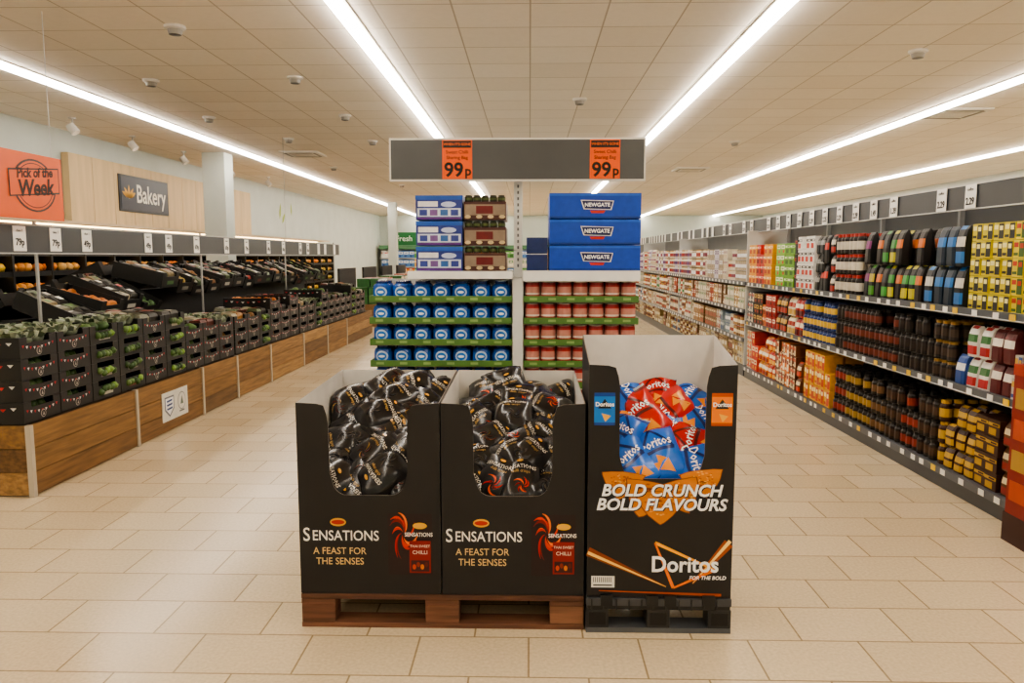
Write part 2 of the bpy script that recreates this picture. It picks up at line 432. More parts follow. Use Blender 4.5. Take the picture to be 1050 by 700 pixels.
def stripe(p, q, w0, w1, c, yy):
    dx, dz = q[0]-p[0], q[1]-p[1]; l = math.hypot(dx, dz); nx, nz = -dz/l, dx/l
    b.flat([(p[0]-nx*w0, p[1]-nz*w0), (q[0]-nx*w1, q[1]-nz*w1), (q[0]+nx*w1, q[1]+nz*w1), (p[0]+nx*w0, p[1]+nz*w0)], yy, c)
stripe((x0+.002, .35), (x0+.33, .20), .02, .003, '#8a3c12', y); stripe((x0+.002, .345), (x0+.33, .20), .007, .001, '#ffd070', y-.0006)
stripe((x0+.44, .215), (x0+.585, .39), .004, .022, '#9a4614', y); stripe((x0+.44, .215), (x0+.59, .40), .001, .008, '#ffd880', y-.0006)
stripe((x0+.05, .18), (x0+.56, .165), .002, .006, '#a84a16', y)
T = [(x0+.28, .39), (x0+.53, .275), (x0+.36, .195)]
for i in range(3): stripe(T[i], T[(i+1) % 3], .007, .004, '#f0781e' if i else '#ffb02e', y-.001)
b.flat(rect(x0+.018, x0+.115, .195, .245), y-.002, '#e8e6e0')
for k in range(10): b.flat(rect(x0+.026+k*.008, x0+.029+k*.008, .218, .24), y-.0026, '#222222')
b.flat(rect(x0+.026, x0+.105, .202, .208), y-.0026, '#444444')
for xa, c1, c2 in ((x0+.022, '#1c74c8', '#0d3f8e'), (x0+.498, '#ef7f1c', '#b84a10')):
    b.flat(rect(xa, xa+.085, .885, 1.02), y, c1); b.flat(rect(xa, xa+.085, 1.005, 1.02), y-.0005, c2); b.flat(rect(xa, xa+.085, .885, .897), y-.0005, c2)
    b.flat([(xa+.0425, .995), (xa+.07, .955), (xa+.015, .955)], y-.0006, '#101018')
    b.flat([(xa+.03, .935), (xa+.068, .925), (xa+.045, .90)], y-.0006, '#f2b44a')
o = b.build('tortilla_chip_display_bin', M_card)
for dy, c_ in ((0, '#ffffff'), (.001, '#1a1414')):
    off = 0 if dy == 0 else .004
    text('headline', 'BOLD CRUNCH', .069, (x0+.30+off, yf-.0075+dy, .612-off), 'F', c_, o, sx=1.0, shear=.22, bold=.0018)
    text('headline', 'BOLD FLAVOURS', .069, (x0+.30+off, yf-.0075+dy, .552-off), 'F', c_, o, sx=1.0, shear=.22, bold=.0018)
text('logo_text', 'Doritos', .094, (x0+.405, yf-.0045, .295), 'F', '#ffffff', o, sx=.94, bold=.002)
text('tagline', 'FOR THE BOLD', .022, (x0+.50, yf-.0045, .24), 'F', '#ffffff', o, shear=.2, bold=.0003)
text('pack_text', 'Doritos', .024, (x0+.0645, yf-.004, .972), 'F', '#ffffff', o, bold=.0006)
text('pack_text', 'Doritos', .024, (x0+.5405, yf-.004, .972), 'F', '#ffffff', o, bold=.0006)
b = Batch(); lim = ((x0+.006, x0+w-.006), (yf+.006, yf+.392), (.17, 1.25))
L = [(.12,.1,.56,0,'b'),(.3,.14,.58,0,'b'),(.5,.1,.56,0,'b'),(.1,.26,.68,.3,'b'),(.5,.26,.69,-.3,'b'),(.3,.28,.73,-.3,'r'),(.3,.2,.67,.2,'b'),
     (.19,.07,.70,.9,'b'),(.42,.08,.69,-1.2,'b'),(.30,.10,.73,.35,'b'),(.47,.15,.77,.9,'r'),(.14,.17,.79,-.2,'b'),
     (.36,.20,.80,-.5,'b'),(.49,.26,.83,-1.1,'b'),(.14,.27,.86,1.2,'r'),(.25,.25,.86,.8,'r'),(.38,.30,.88,2.0,'r'),(.18,.34,.91,-1.0,'b'),(.49,.34,.90,.6,'b'),(.33,.35,.94,.2,'r')]
for X, Y, Z, sp, kd in L:
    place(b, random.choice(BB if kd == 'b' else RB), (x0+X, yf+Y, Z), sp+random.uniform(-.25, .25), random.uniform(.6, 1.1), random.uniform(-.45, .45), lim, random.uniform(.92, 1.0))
b.build('tortilla_chip_bag_pile', M_foil)

# ------------------------------------------------------------------ product primitives (a=along, d=depth, z)
def carton(b, a, d, z, w, h, dep, c):
    b.box(a+.001, a+w-.002, d, d+dep, z, z+h-.002, c[0])
    if d < .05:
        q = lambda u0, u1, v0, v1, cc, k=1: b.add([(a+w*u0, d-.001*k, z+h*v0), (a+w*u1, d-.001*k, z+h*v0), (a+w*u1, d-.001*k, z+h*v1), (a+w*u0, d-.001*k, z+h*v1)], [(0,1,2,3)], cc)
        s_ = (int(c[0][1:3], 16)+int(c[1][1:3], 16)) % 3
        if s_ == 0:
            q(.1, .9, .5, .85, c[1]); q(.2, .55, .12, .38, c[2]); q(.25, .75, .62, .74, c[0], 2)
        elif s_ == 1:
            q(.02, .98, .6, .78, c[1]); q(.3, .9, .1, .48, c[2]); q(.12, .6, .64, .74, c[0], 2)
        else:
            q(.04, .5, .08, .92, c[1]); q(.56, .94, .6, .85, c[2]); q(.12, .42, .55, .8, c[2], 2); q(.56, .94, .15, .3, c[1])
def jar(b, a, d, z, w, h, dep, c):
    r = w*.47
    b.lathe(a+w/2, d+r, z, [(r*.9, 0, c[0]), (r, h*.06, c[0]), (r, h*.2, c[0]), (r, h*.6, c[1]), (r, h*.72, c[0]), (r*.75, h*.82, c[0]), (r*.8, h*.83, c[2]), (r*.8, h*.97, c[2])], 10)
def bottle(b, a, d, z, w, h, dep, c):
    r = w*.46
    b.lathe(a+w/2, d+r, z, [(r*.9, 0, c[0]), (r, h*.05, c[0]), (r, h*.15, c[0]), (r, h*.5, c[1]), (r*.9, h*.62, c[0]), (r*.4, h*.78, c[0]), (r*.36, h*.88, c[0]), (r*.42, h*.89, c[2]), (r*.42, h*.99, c[2])], 8)
def tin(b, a, d, z, w, h, dep, c):
    r = w*.48
    b.lathe(a+w/2, d+r, z, [(r*.97, 0, '#b8b8b8'), (r*.97, h*.03, '#b8b8b8'), (r, h*.05, c[0]), (r, h*.3, c[0]), (r, h*.62, c[1]), (r, h*.92, c[0]), (r*.97, h*.96, c[2]), (r*.9, h*.97, c[2])], 10)
def pouch(b, a, d, z, w, h, dep, c):
    """flat-fronted stand-up bag with a folded, crimped top"""
    lv = [(0, .9, .97), (.08, 1, 1), (.36, 1, 1), (.48, 1, 1), (.72, .85, 1), (.9, .5, 1), (.99, .12, 1)]
    t = min(dep, .1)/2; lean = random.uniform(-.012, .012); tilt = random.uniform(-.004, .01)
    prof = [(-1, .35), (-.86, -.75), (-.55, -1), (.55, -1), (.86, -.75), (1, .35), (.8, 1), (-.8, 1)]
    V = []; F = []; C = []; n = 8
    for hh, tk, wk in lv:
        for px, py in prof:
            V.append((a+w/2+w*.485*wk*px+lean*hh, d+t+t*tk*py*.95+(1-tk)*t*.1+tilt*hh, z+h*hh))
    cs = [c[0], c[2], c[0], c[1], c[0], c[2]]
    for k in range(len(lv)-1):
        for i in range(n):
            j = (i+1) % n; F.append((k*n+i, k*n+j, (k+1)*n+j, (k+1)*n+i)); C.append(cs[k] if i == 2 or (i in (1, 3) and k in (1, 3)) else c[0])
    F.append(tuple((len(lv)-1)*n+i for i in range(n))); C.append(c[0])
    b.add(V, F, C, False)
KIND = dict(carton=carton, jar=jar, bottle=bottle, tin=tin, pouch=pouch)
def fill(b, a0, a1, z, H, kind, w, h, pal, run=3, rows=2, dep=.1, gap=.003, jit=.012):
    st = max(1, int(H/h)); a = a0; k = 0; p = random.choice(pal)
    while a+w <= a1+1e-6:
        if k % run == 0: p = random.choice(pal)
        n = st if random.random() > .15 else max(1, st-1)
        for r in range(rows):
            for s_ in range(n):
                KIND[kind](b, a, r*(dep+.01 if kind in ('carton', 'pouch') else w)+.012+random.uniform(0, jit), z+s_*h, w, h*.99, dep*.95, p)
        a += w+gap; k += 1
def mix(b, a0, a1, z, H, opts, pal, seg=(.2, .4), rows=2):
    a = a0
    while a < a1-.06:
        kind, w, h, dep = random.choice(opts); e = min(a1, a+max(w*1.02, random.uniform(*seg)))
        if e-a < w: kind, w, h, dep = 'carton', min(w, e-a), h, dep
        fill(b, a, e, z, H, kind, w, h, [random.choice(pal)], 9, rows if kind in ('carton', 'pouch') else rows+2, dep); a += max(w+.003, int((e-a+1e-6)/(w+.003))*(w+.003) if (e-a) > w+.003 else w+.003)

# ------------------------------------------------------------------ end gondola
gond = Batch()
GX0, GXM, GX1, GY = -1.06, -.077, .718, 5.0
WH = '#d9dad8'
gond.box(GX0, GX1, GY+.01, GY+.5, 0, .12, '#55585c')
gond.box(GX0, GX1, GY+.5, GY+.54, 0, 1.41, '#c9cbca')
gond.box(GXM-.035, GXM+.035, GY+.015, GY+.499, .12, 1.43, WH)
gond.box(GXM-.028, GXM+.028, GY+.1, GY+.16, 1.43, 2.06, WH)
for k in range(14): gond.box(GXM-.006, GXM+.006, GY+.098, GY+.0995, 1.5+k*.04, 1.52+k*.04, '#6a6c6e')
gond.box(-.80, GXM-.029, GY-.01, GY+.499, 1.432, 1.47, WH); gond.box(GXM+.029, GX1, GY-.02, GY+.499, 1.415, 1.475, WH)
gond.box(-.80, GXM-.036, GY-.02, GY-.01, 1.425, 1.475, '#eeeeec'); gond.box(GXM+.036, GX1, GY-.03, GY-.02, 1.41, 1.478, '#eeeeec')
gond.box(GX1-.03, GX1, GY+.32, GY+.499, .12, 1.41, WH)
gond.box(GX0, GX0+.03, GY+.32, GY+.499, .12, 1.41, WH)
gond.build('end_of_aisle_gondola', M_metal, bevel=.002)

def bluetub(b, x, y, z, w, h):
    r = w*.47
    prof = [(.88, 0, '#0f3f96'), (.97, .06, '#0f3f96'), (1, .3, '#1b62c4'), (1, .66, '#1b62c4'), (.93, .78, '#1450a8'), (.7, .86, '#1450a8'), (.68, .87, '#0c2c6e'), (.68, .98, '#0c2c6e')]
    b.lathe(x, y, z, [(r*p, h*q, c) for p, q, c in prof], 16)
    for sx, sz, off, c_ in ((.66, .27, .0025, '#b8d0ea'), (.5, .19, .004, '#2a78d0'), (.34, .06, .0055, '#eef2f8')):
        P = []
        for i in range(16):
            a = 2*PI*i/16; px = r*sx*math.cos(a); pz = h*sz*math.sin(a)
            P.append((x+px, y-math.sqrt(max(0, r*r-px*px))-off, z+h*.46+pz))
        for i in range(1, 7): b.add([P[i], P[i+1], P[15-i], P[(16-i) % 16]], [(0, 1, 2, 3)], c_)
        b.add([P[0], P[1], P[15]], [(0, 1, 2)], c_); b.add([P[7], P[8], P[9]], [(0, 1, 2)], c_)
bl = Batch(); rl = Batch(); tr = Batch()
pitch = .143
for row in range(9):
    z = .126+row*pitch
    nb = 7; wv = (GXM-.04-GX0-.012)/nb
    for i in range(nb):
        x = GX0+.006+wv*(i+.5)
        for rr in range(2): bluetub(bl, x, GY+.09+rr*wv, z+.004, wv*.98, pitch-.008)
    n = 7; wv = (GX1-.008-GXM-.046)/n
    for i in range(n):
        x = GXM+.043+wv*(i+.5)
        for rr in range(2):
            r = wv*.47
            rl.lathe(x, GY+.07+rr*wv, z+.004, [(r*.95, 0, '#c9c4bc'), (r, .008, '#a8262a'), (r, .045, '#a8262a'), (r, .058, '#e8d8cc'), (r, .098, '#c88a7c'), (r, .108, '#a8262a'), (r*.97, .125, '#8a1c20'), (r*.9, .131, '#d0ccc4')], 14)
    for xa, xb in ((GX0, GXM-.038), (GXM+.038, GX1-.002)):
        tr.box(xa, xb, GY+.005, GY+.012, z, z+.042, '#527a3a'); tr.box(xa, xb, GY+.005, GY+.30, z-.002, z+.002, '#6f6a50')
        tr.box(xa, xa+.004, GY+.012, GY+.30, z+.002, z+.042, '#527a3a'); tr.box(xb-.004, xb, GY+.012, GY+.30, z+.002, z+.042, '#527a3a')
        for k in range(6):
            q = xa+.04+k*(xb-xa-.08)/5.5; tr.box(q, q+.05, GY+.0035, GY+.005, z+.014, z+.03, '#86a566')
bl.build('blue_tub_stack', M_foil); rl.build('red_tin_stack', M_pack); tr.build('cardboard_tray_stack', M_card)

b = Batch()
for k in range(3):
    z = 1.476+k*.166
    b.box(-.745, -.44, GY+.02, GY+.4, z, z+.155, '#2f3f8e'); b.box(-.747, -.438, GY+.018, GY+.402, z+.13, z+.158, '#2458b4')
    b.flat(rect(-.735, -.45, z+.02, z+.075), GY+.017, '#d4dcec'); b.flat(rect(-.73, -.60, z+.085, z+.12), GY+.017, '#e8e8ee')
    b.flat(disc(-.53, z+.10, .05, .018), GY+.016, '#bdc8e8'); b.flat(rect(-.735, -.45, z+.005, z+.015), GY+.017, '#6a2f8a')
    for i in range(4): b.flat(rect(-.72+i*.068, -.67+i*.068, z+.028, z+.066), GY+.0165, ['#3a4a9a', '#7a5a9a', '#3a6ab0'][i % 3])
b.build('biscuit_carton_stack', M_pack)
b = Batch()
for k in range(3):
    z = 1.476+k*.166
    b.box(-.43, -.155, GY+.02, GY+.4, z, z+.118, '#4a2622'); b.flat(rect(-.425, -.16, z+.03, z+.10), GY+.018, '#8a7a6a'); b.flat(rect(-.35, -.24, z+.04, z+.09), GY+.017, '#6a1a1c')
    for i in range(4): b.flat(disc(-.405+i*.075, z+.02, .02, .012), GY+.0175, '#c8b48a')
    for i in range(5):
        for j in range(2): jar(b, -.428+i*.054, .03+j*.06+GY, z+.119, .053, .042, .05, ('#2a2018', '#4c5a2a', '#2d3a22'))
b.build('sauce_jar_tray_stack', M_pack)
b = Batch()
for k in range(3):
    z = 1.479+k*.168
    b.box(.128, .722, GY+.01, GY+.4, z, z+.163, '#1748b4'); b.flat(rect(.13, .72, z+.146, z+.158), GY+.008, '#2a66d0')
    b.flat(rect(.13, .72, z+.004, z+.014), GY+.008, '#123a88')
    b.flat([(.35, z+.06), (.53, z+.055), (.545, z+.115), (.33, z+.12)], GY+.007, '#e9e6e2'); b.flat([(.357, z+.065), (.523, z+.06), (.538, z+.11), (.338, z+.114)], GY+.0055, '#14205c')
    b.flat([(.40, z+.035), (.48, z+.035), (.49, z+.052), (.39, z+.052)], GY+.007, '#c8301e')
for k in range(2): b.box(-.02, .118, GY+.03, GY+.38, 1.479+k*.11, 1.479+k*.11+.105, '#1a2f66')
o = b.build('snack_carton_stack', M_pack, bevel=.002)
for k in range(3): text('label_text', 'NEWGATE', .034, (.438, GY+.0045, 1.479+k*.168+.087), 'F', '#ffffff', o, bold=.001)

b = Batch(); SY = GY-.02
b.box(-.905, .74, SY, SY+.03, 2.052, 2.325, '#d6d4ce'); b.flat(rect(-.895, .73, 2.064, 2.313), SY-.001, '#505254')
for x in (-.467, .48):
    b.box(x-.096, x+.096, SY-.005, SY-.002, 2.066, 2.312, '#f2600f'); b.flat(rect(x-.09, x+.09, 2.262, 2.306), SY-.006, '#1c1a18')
b.box(GXM-.1, GXM+.1, SY+.031, SY+.10, 2.10, 2.16, '#c8c8c6'); b.box(GXM-.028, GXM+.028, SY+.10, SY+.18, 2.065, 2.2, '#d8d8d6')
o = b.build('hanging_price_sign', M_metal)
for x in (-.467, .48):
    text('price', '99', .125, (x-.022, SY-.0065, 2.12), 'F', '#15110e', o, bold=.003); text('price', 'p', .085, (x+.07, SY-.0065, 2.115), 'F', '#15110e', o, bold=.002)
    text('caption', 'WHEN IT\'S GONE', .022, (x, SY-.0075, 2.284), 'F', '#ef6a1e', o, bold=.0004)
    text('caption', 'Sweet Chilli', .03, (x, SY-.0065, 2.235), 'F', '#15110e', o); text('caption', 'Sharing Bag', .03, (x, SY-.0065, 2.20), 'F', '#15110e', o)

# ------------------------------------------------------------------ right shelving
sh = Batch(); XF = 2.80; Y0 = 3.4; Y1 = 9.95
sh.box(XF+.02, XF+.55, Y0, Y1, 0, .10, '#3f4246'); sh.box(XF-.01, XF+.55, Y0, Y1, .10, .15, '#5a5e64')
sh.box(XF+.55, XF+.59, Y0, Y1, 0, 2.0, '#5f6162')
for z in (.735, 1.235):
    sh.box(XF+.03, XF+.549, Y0, Y1, z-.03, z, '#b9bbbb'); sh.box(XF+.005, XF+.03, Y0, Y1, z-.045, z+.008, '#55595f')
    sh.box(XF+.002, XF+.005, Y0, Y1, z-.04, z-.034, '#d5d8da')
k = Y0
while k < Y1-.1:
    for z in (.735, 1.235, .155):
        zz = z-.037 if z > .2 else .106
        sh.box(XF-.014 if z < .2 else XF-.0005, XF-.011 if z < .2 else XF+.003, k, k+.055, zz, zz+.038, random.choice(['#eceae4', '#eceae4', '#f1efe9', '#eceae4', '#e9c23a']))
    k += random.choice([.12, .16, .22])
yy = Y0
while yy <= Y1+.01:
    sh.box(XF+.51, XF+.549, yy-.015, yy+.015, .15, 2.0, '#9a9c9c'); yy += 1.309
sh.box(XF+.15, XF+.19, Y0, 28, 1.885, 2.055, '#3c3e41')
sh.box(XF+.145, XF+.15, Y0, 28, 2.045, 2.058, '#c8c8c4'); sh.box(XF+.145, XF+.15, Y0, 28, 1.882, 1.890, '#c8c8c4')
yy = Y0+.3
while yy < 28:
    sh.box(XF+.17, XF+.56, yy, yy+.03, 1.96, 1.99, '#8a8c8c'); yy += 1.3
cards = []
yy = 4.14
while yy < 27:
    sh.box(XF+.138, XF+.144, yy-.062, yy+.062, 1.890, 2.047, '#f2f0ea'); cards.append(yy); yy += random.choice([.36, .36, .36, .72])
shelf = sh.build('supermarket_shelving_unit', M_metal)
for i, yy in enumerate(cards[:18]):
    text('price', random.choice(['2.39', '1.39', '2.29', '1.49', '2.29', '2.25']), .066, (XF+.1365, yy, 1.935), '-X', '#101010', shelf, sx=.85, bold=.002)
    text('price_header', 'coffee', .03, (XF+.1365, yy, 2.015), '-X', '#1a1a1a', shelf)

def P(*a): return [tuple(x.split()) for x in a]
pb = Batch(); pb.M = mR(XF)
z = 1.236; H = .56
fill(pb, 3.45, 4.30, z, .55, 'pouch', .12, .135, P('#d8c21e #2c3c22 #c8a818', '#e0cc2a #7a1f1a #e0cc2a', '#d8c21e #1c1c1c #b8301c'), 2, 3)
fill(pb, 4.31, 5.03, z, .55, 'carton', .105, .108, P('#d9c628 #3a5a22 #b83a20', '#cdbb22 #222222 #f0e8a0', '#e0cc2a #a82a1a #2a3a20'), 2, 2, .18)
fill(pb, 5.04, 5.55, z, .58, 'pouch', .12, .27, P('#1c2a38 #2f6fb0 #1c2a38', '#1a1a1c #d8902a #c8a23a', '#1a1c20 #c8c4ba #2f6fb0'), 1, 3)
fill(pb, 5.56, 6.6, z, .56, 'pouch', .105, .27, P('#131315 #3d8a3a #b8b02a', '#151517 #b8a22a #4a8a2a', '#161618 #7a2a6a #161618', '#131315 #a9a498 #161618', '#131315 #4aa04a #b8b02a', '#1c1c1e #2a2a2c #3d8a3a', '#1a1412 #c86a2a #1a1412'), 1, 3)
mix(pb, 6.61, 7.3, z, .56, [('pouch', .11, .18, .1), ('carton', .12, .135, .18), ('jar', .085, .18, .1)], P('#1c1412 #b8342a #141414', '#1e1612 #c8c0b0 #a02a20', '#16181c #2a5a9a #1c1c20', '#161412 #8a6a3a #2a1c14'))
mix(pb, 7.31, 8.2, z, .56, [('pouch', .11, .18, .1), ('carton', .12, .135, .18), ('pouch', .1, .27, .1)], P('#e8e6e0 #2a2a2a #d04030', '#1c1c1c #d8d6d0 #a8b030', '#222222 #5a8f2a #e8e6e0', '#191919 #c03a28 #1c1c1c', '#1a1a1a #8a8a88 #1c1c1c'))
fill(pb, 8.21, 8.95, z, .5, 'carton', .15, .12, P('#6fa82e #e8f0c8 #3d6a1a', '#7ab83a #f4f0d0 #d04a20'), 2, 2, .18)
fill(pb, 8.96, 9.9, z, .5, 'carton', .15, .12, P('#e0701c #f8e0b8 #a83a10', '#c8302a #f8e0c8 #7a1410', '#e8a02a #fff0c8 #c04a18'), 2, 2, .18)
z = .736
mix(pb, 3.45, 4.45, z, .43, [('pouch', .13, .2, .1), ('carton', .13, .135, .18)], P('#d8d5ce #a82a30 #2a4a8a', '#22345a #c8c8cc #8a1c1e', '#4a1c1e #d8d0c0 #4a1c1e', '#1c1a1c #c8a040 #a82a30', '#b0aca4 #2a4a8a #c8a040'))
mix(pb, 4.46, 5.1, z, .43, [('pouch', .12, .2, .1), ('carton', .11, .135, .18), ('pouch', .11, .21, .1)], P('#28488a #e0e0e0 #28488a', '#d8d5ce #3a6a3a #a82a30', '#5a2022 #e0d8c8 #5a2022', '#e0ddd6 #28488a #c8a040', '#2a2022 #c8a050 #2a2022'))
fill(pb, 5.11, 7.1, z, .42, 'jar', .082, .135, P('#140d09 #241812 #14100e', '#180f0a #4a2c18 #1a1412', '#140e0c #5a3a1a #100e0c', '#180f0b #6a2a1a #14100e', '#140d09 #3a2a20 #8a6a2a'), 3, 4)
fill(pb, 7.11, 7.9, z, .42, 'jar', .085, .135, P('#2a4a8a #c8d0e0 #1a2a5a', '#24407a #d8b040 #1a2a5a'), 3, 4)
mix(pb, 7.91, 9.9, z, .41, [('carton', .12, .13, .18), ('carton', .09, .19, .18), ('pouch', .12, .2, .1)], P('#d87a2a #f4e8d0 #8a3a1a', '#d8ccb0 #a83a2a #c8a050', '#a82a24 #f0e0c8 #501010', '#cfae6a #6a3a1a #efe6cc', '#3a2418 #c8a050 #a83a2a', '#4a5a6a #d8d0b8 #a83a2a'))
z = .152
mix(pb, 3.45, 4.4, z, .46, [('carton', .12, .11, .18), ('pouch', .13, .15, .1), ('jar', .085, .15, .1)], P('#a8842a #3a2010 #8a1f18', '#4a2a14 #d0b060 #a87a20', '#98741c #e0d0a0 #3a2010', '#241208 #b08a30 #a02a1a'))
mix(pb, 4.41, 5.25, z, .46, [('carton', .12, .11, .18), ('carton', .1, .15, .18), ('pouch', .12, .15, .1), ('jar', .085, .15, .1)], P('#3a1c10 #c09a3a #b8902a', '#7a1f14 #e0c080 #b8902a', '#241208 #c09a3a #b8902a', '#5a3a1a #d8c8a0 #8a1f18', '#b08a2a #3a2010 #b8902a'))
fill(pb, 5.26, 7.1, z, .46, 'jar', .082, .145, P('#140c08 #9a7a30 #14100e', '#180f0a #402818 #1a1412', '#140d0a #6a4a2a #100e0c', '#180f0a #8a2a1a #14100e'), 3, 4)
fill(pb, 7.11, 7.9, z, .5, 'carton', .13, .16, P('#e0a21e #c03a18 #f8e8b0', '#d8b428 #7a2a14 #f8e8b0'), 3, 2, .18)
mix(pb, 7.91, 9.9, z, .5, [('carton', .13, .16, .18), ('carton', .1, .12, .18), ('pouch', .13, .16, .1)], P('#c8382a #f4e4c0 #f0b040', '#e07a1e #fff0d0 #8a2a10', '#d8d0bc #c8402a #d8a03a', '#d8902a #f4ecd8 #a02a1a', '#a8b090 #3a6a3a #e8e0cc', '#6a3a20 #e8d8b0 #c84020'))
pb.build('shelved_groceries', M_pack)

sh = Batch(); Ya, Yb = 10.0, 28.
sh.box(XF+.02, XF+.55, Ya, Yb, 0, .15, '#3f4246'); sh.box(XF+.55, XF+.59, Ya, Yb, 0, 1.98, '#6a6a68')
for z in (.50, .88, 1.24): 
    sh.box(XF+.02, XF+.549, Ya, Yb, z-.03, z, '#b9bbbb'); sh.box(XF, XF+.02, Ya, Yb, z-.045, z+.005, '#5f6367')
k = Ya+.1
while k < Yb-.1:
    for z in (.46, .84, 1.2): sh.box(XF-.003, XF, k, k+.06, z, z+.036, '#eceae4')
    k += .2
for yy in (Ya, 14.5, 19, 23.5, Yb-.04): sh.box(XF+.02, XF+.549, yy-.02, yy+.015, .15, 1.9, '#c4c4c0')
sh.build('supermarket_shelving_unit', M_metal)
pb = Batch(); pb.M = mR(XF)
pals = [P('#b8a888 #7a4a2a #e8e2d0', '#a08a5a #5a2a1a #e8e2d0', '#c8bc9c #4a5a7a #a8884a', '#6a4a2a #d8c8a0 #8a3a2a'),
        P('#c8b898 #7a4a3a #d0c8b8', '#b08858 #f4ecd8 #6a3a2a', '#d0c8b0 #a04a3a #e0dcd0', '#8a98a0 #e8e8e8 #3a5a8a', '#7a5a34 #e0d0a8 #a8442a'),
        P('#a8402a #f0e0c8 #c09030', '#c09848 #f8f0d8 #804a20', '#c8c0a8 #4a8a5a #e8e0d0', '#8a6a4a #efe4cc #7a3a1a'),
        P('#d6cdb8 #8a4a5a #c8b08a', '#c8c0c8 #6a4a7a #d8d0e0', '#d8ccb0 #a83a30 #b89050', '#b0a088 #e8e8ec #8a7a58')]
for li, (z, H) in enumerate(((.152, .3), (.502, .32), (.882, .31), (1.242, .5))):
    a = 10.05
    while a < 27.5:
        ln = random.uniform(.7, 1.4); kd = random.choice(['carton', 'carton', 'pouch', 'tin', 'jar'])
        w, h = {'carton': (.12, .145), 'pouch': (.12, .16), 'tin': (.085, .14), 'jar': (.085, .15)}[kd]
        fill(pb, a, min(a+ln, 27.9), z, H, kd, w, h, pals[li], 2, 1, .16); a += ln+.01
pb.build('shelved_groceries', M_pack)

b = Batch()
b.box(2.650, 2.775, 3.66, 4.17, 0, .95, '#8a241a'); b.box(2.645, 2.78, 3.64, 4.18, 0, .16, '#3a1812'); b.box(2.647, 2.78, 3.65, 4.175, .93, .99, '#a83a22')
for k in range(4): b.box(2.645, 2.65, 3.70, 4.14, .24+k*.17, .35+k*.17, ['#b84a28', '#b08a38'][k % 2])
for k in range(4): b.box(2.665, 2.76, 4.17, 4.174, .24+k*.17, .35+k*.17, ['#b84a28', '#b08a38'][k % 2])
b.build('cardboard_display_stand', M_card)

# ------------------------------------------------------------------ left produce
BX = -3.25; segs = [4.78, 6.12, 7.4, 8.3, 9.4, 10.8, 12.1, 13.4, 15.6]
wc = ['#8d6a40', '#7a5933', '#9a774a', '#6b4f2f', '#846238']
b = Batch(); bd = Batch(); HB = .478
for i in range(len(segs)-1):
    a, c = segs[i], segs[i+1]; h = HB
    for k in range(3):
        z0 = .01+k*(h-.01)/3; b.box(BX-.025, BX, a+.025, c-.002, z0, z0+h/3-.008, random.choice(wc))
    b.box(BX-2.2, BX-.03, a+.03, c, .005, h-.01, '#3a2c1e')
    bd.box(BX-.024, BX+.012, a-.012, a+.022, 0, h, '#b5aa98')
for k in range(3): b.box(BX-2.2, BX-.03, 4.775, 4.80, .01+k*.156, .01+k*.156+.151, random.choice(wc))
stand = b.build('produce_display_base', M_wood); bd.build('divider', M_metal, stand)
b = Batch(); py = 6.55
b.box(BX+.001, BX+.006, py, py+.5, .1, .36, '#d9d6cc')
o = b.build('produce_poster', M_card)
b2 = Batch()
def fx(pts, x, c): b2.add([(x, yy, zz) for yy, zz in pts], [tuple(range(len(pts)))], c)
fx([(py+.04, .32), (py+.22, .32), (py+.22, .2), (py+.13, .13), (py+.04, .2)], BX+.008, '#6a6e78')
fx([(py+.055, .305), (py+.205, .305), (py+.205, .21), (py+.13, .15), (py+.055, .21)], BX+.009, '#e8e8ea')
for k in range(3): fx([(py+.075, .285-k*.035), (py+.185, .29-k*.035), (py+.175, .272-k*.035), (py+.08, .268-k*.035)], BX+.010, '#23407a')
fx([(py+.37+.08*math.cos(t*.4), .24+.085*math.sin(t*.4)) for t in range(16)], BX+.008, '#8a8a86')
fx([(py+.37+.07*math.cos(t*.4), .24+.075*math.sin(t*.4)) for t in range(16)], BX+.009, '#d9d6cc')
fx([(py+.34, .21), (py+.40, .21), (py+.37, .29)], BX+.010, '#5a6a5a')
fx([(py+.32, .14), (py+.42, .14), (py+.42, .155), (py+.32, .155)], BX+.008, '#6a6a68')
b2.build('emblem', M_card, o)

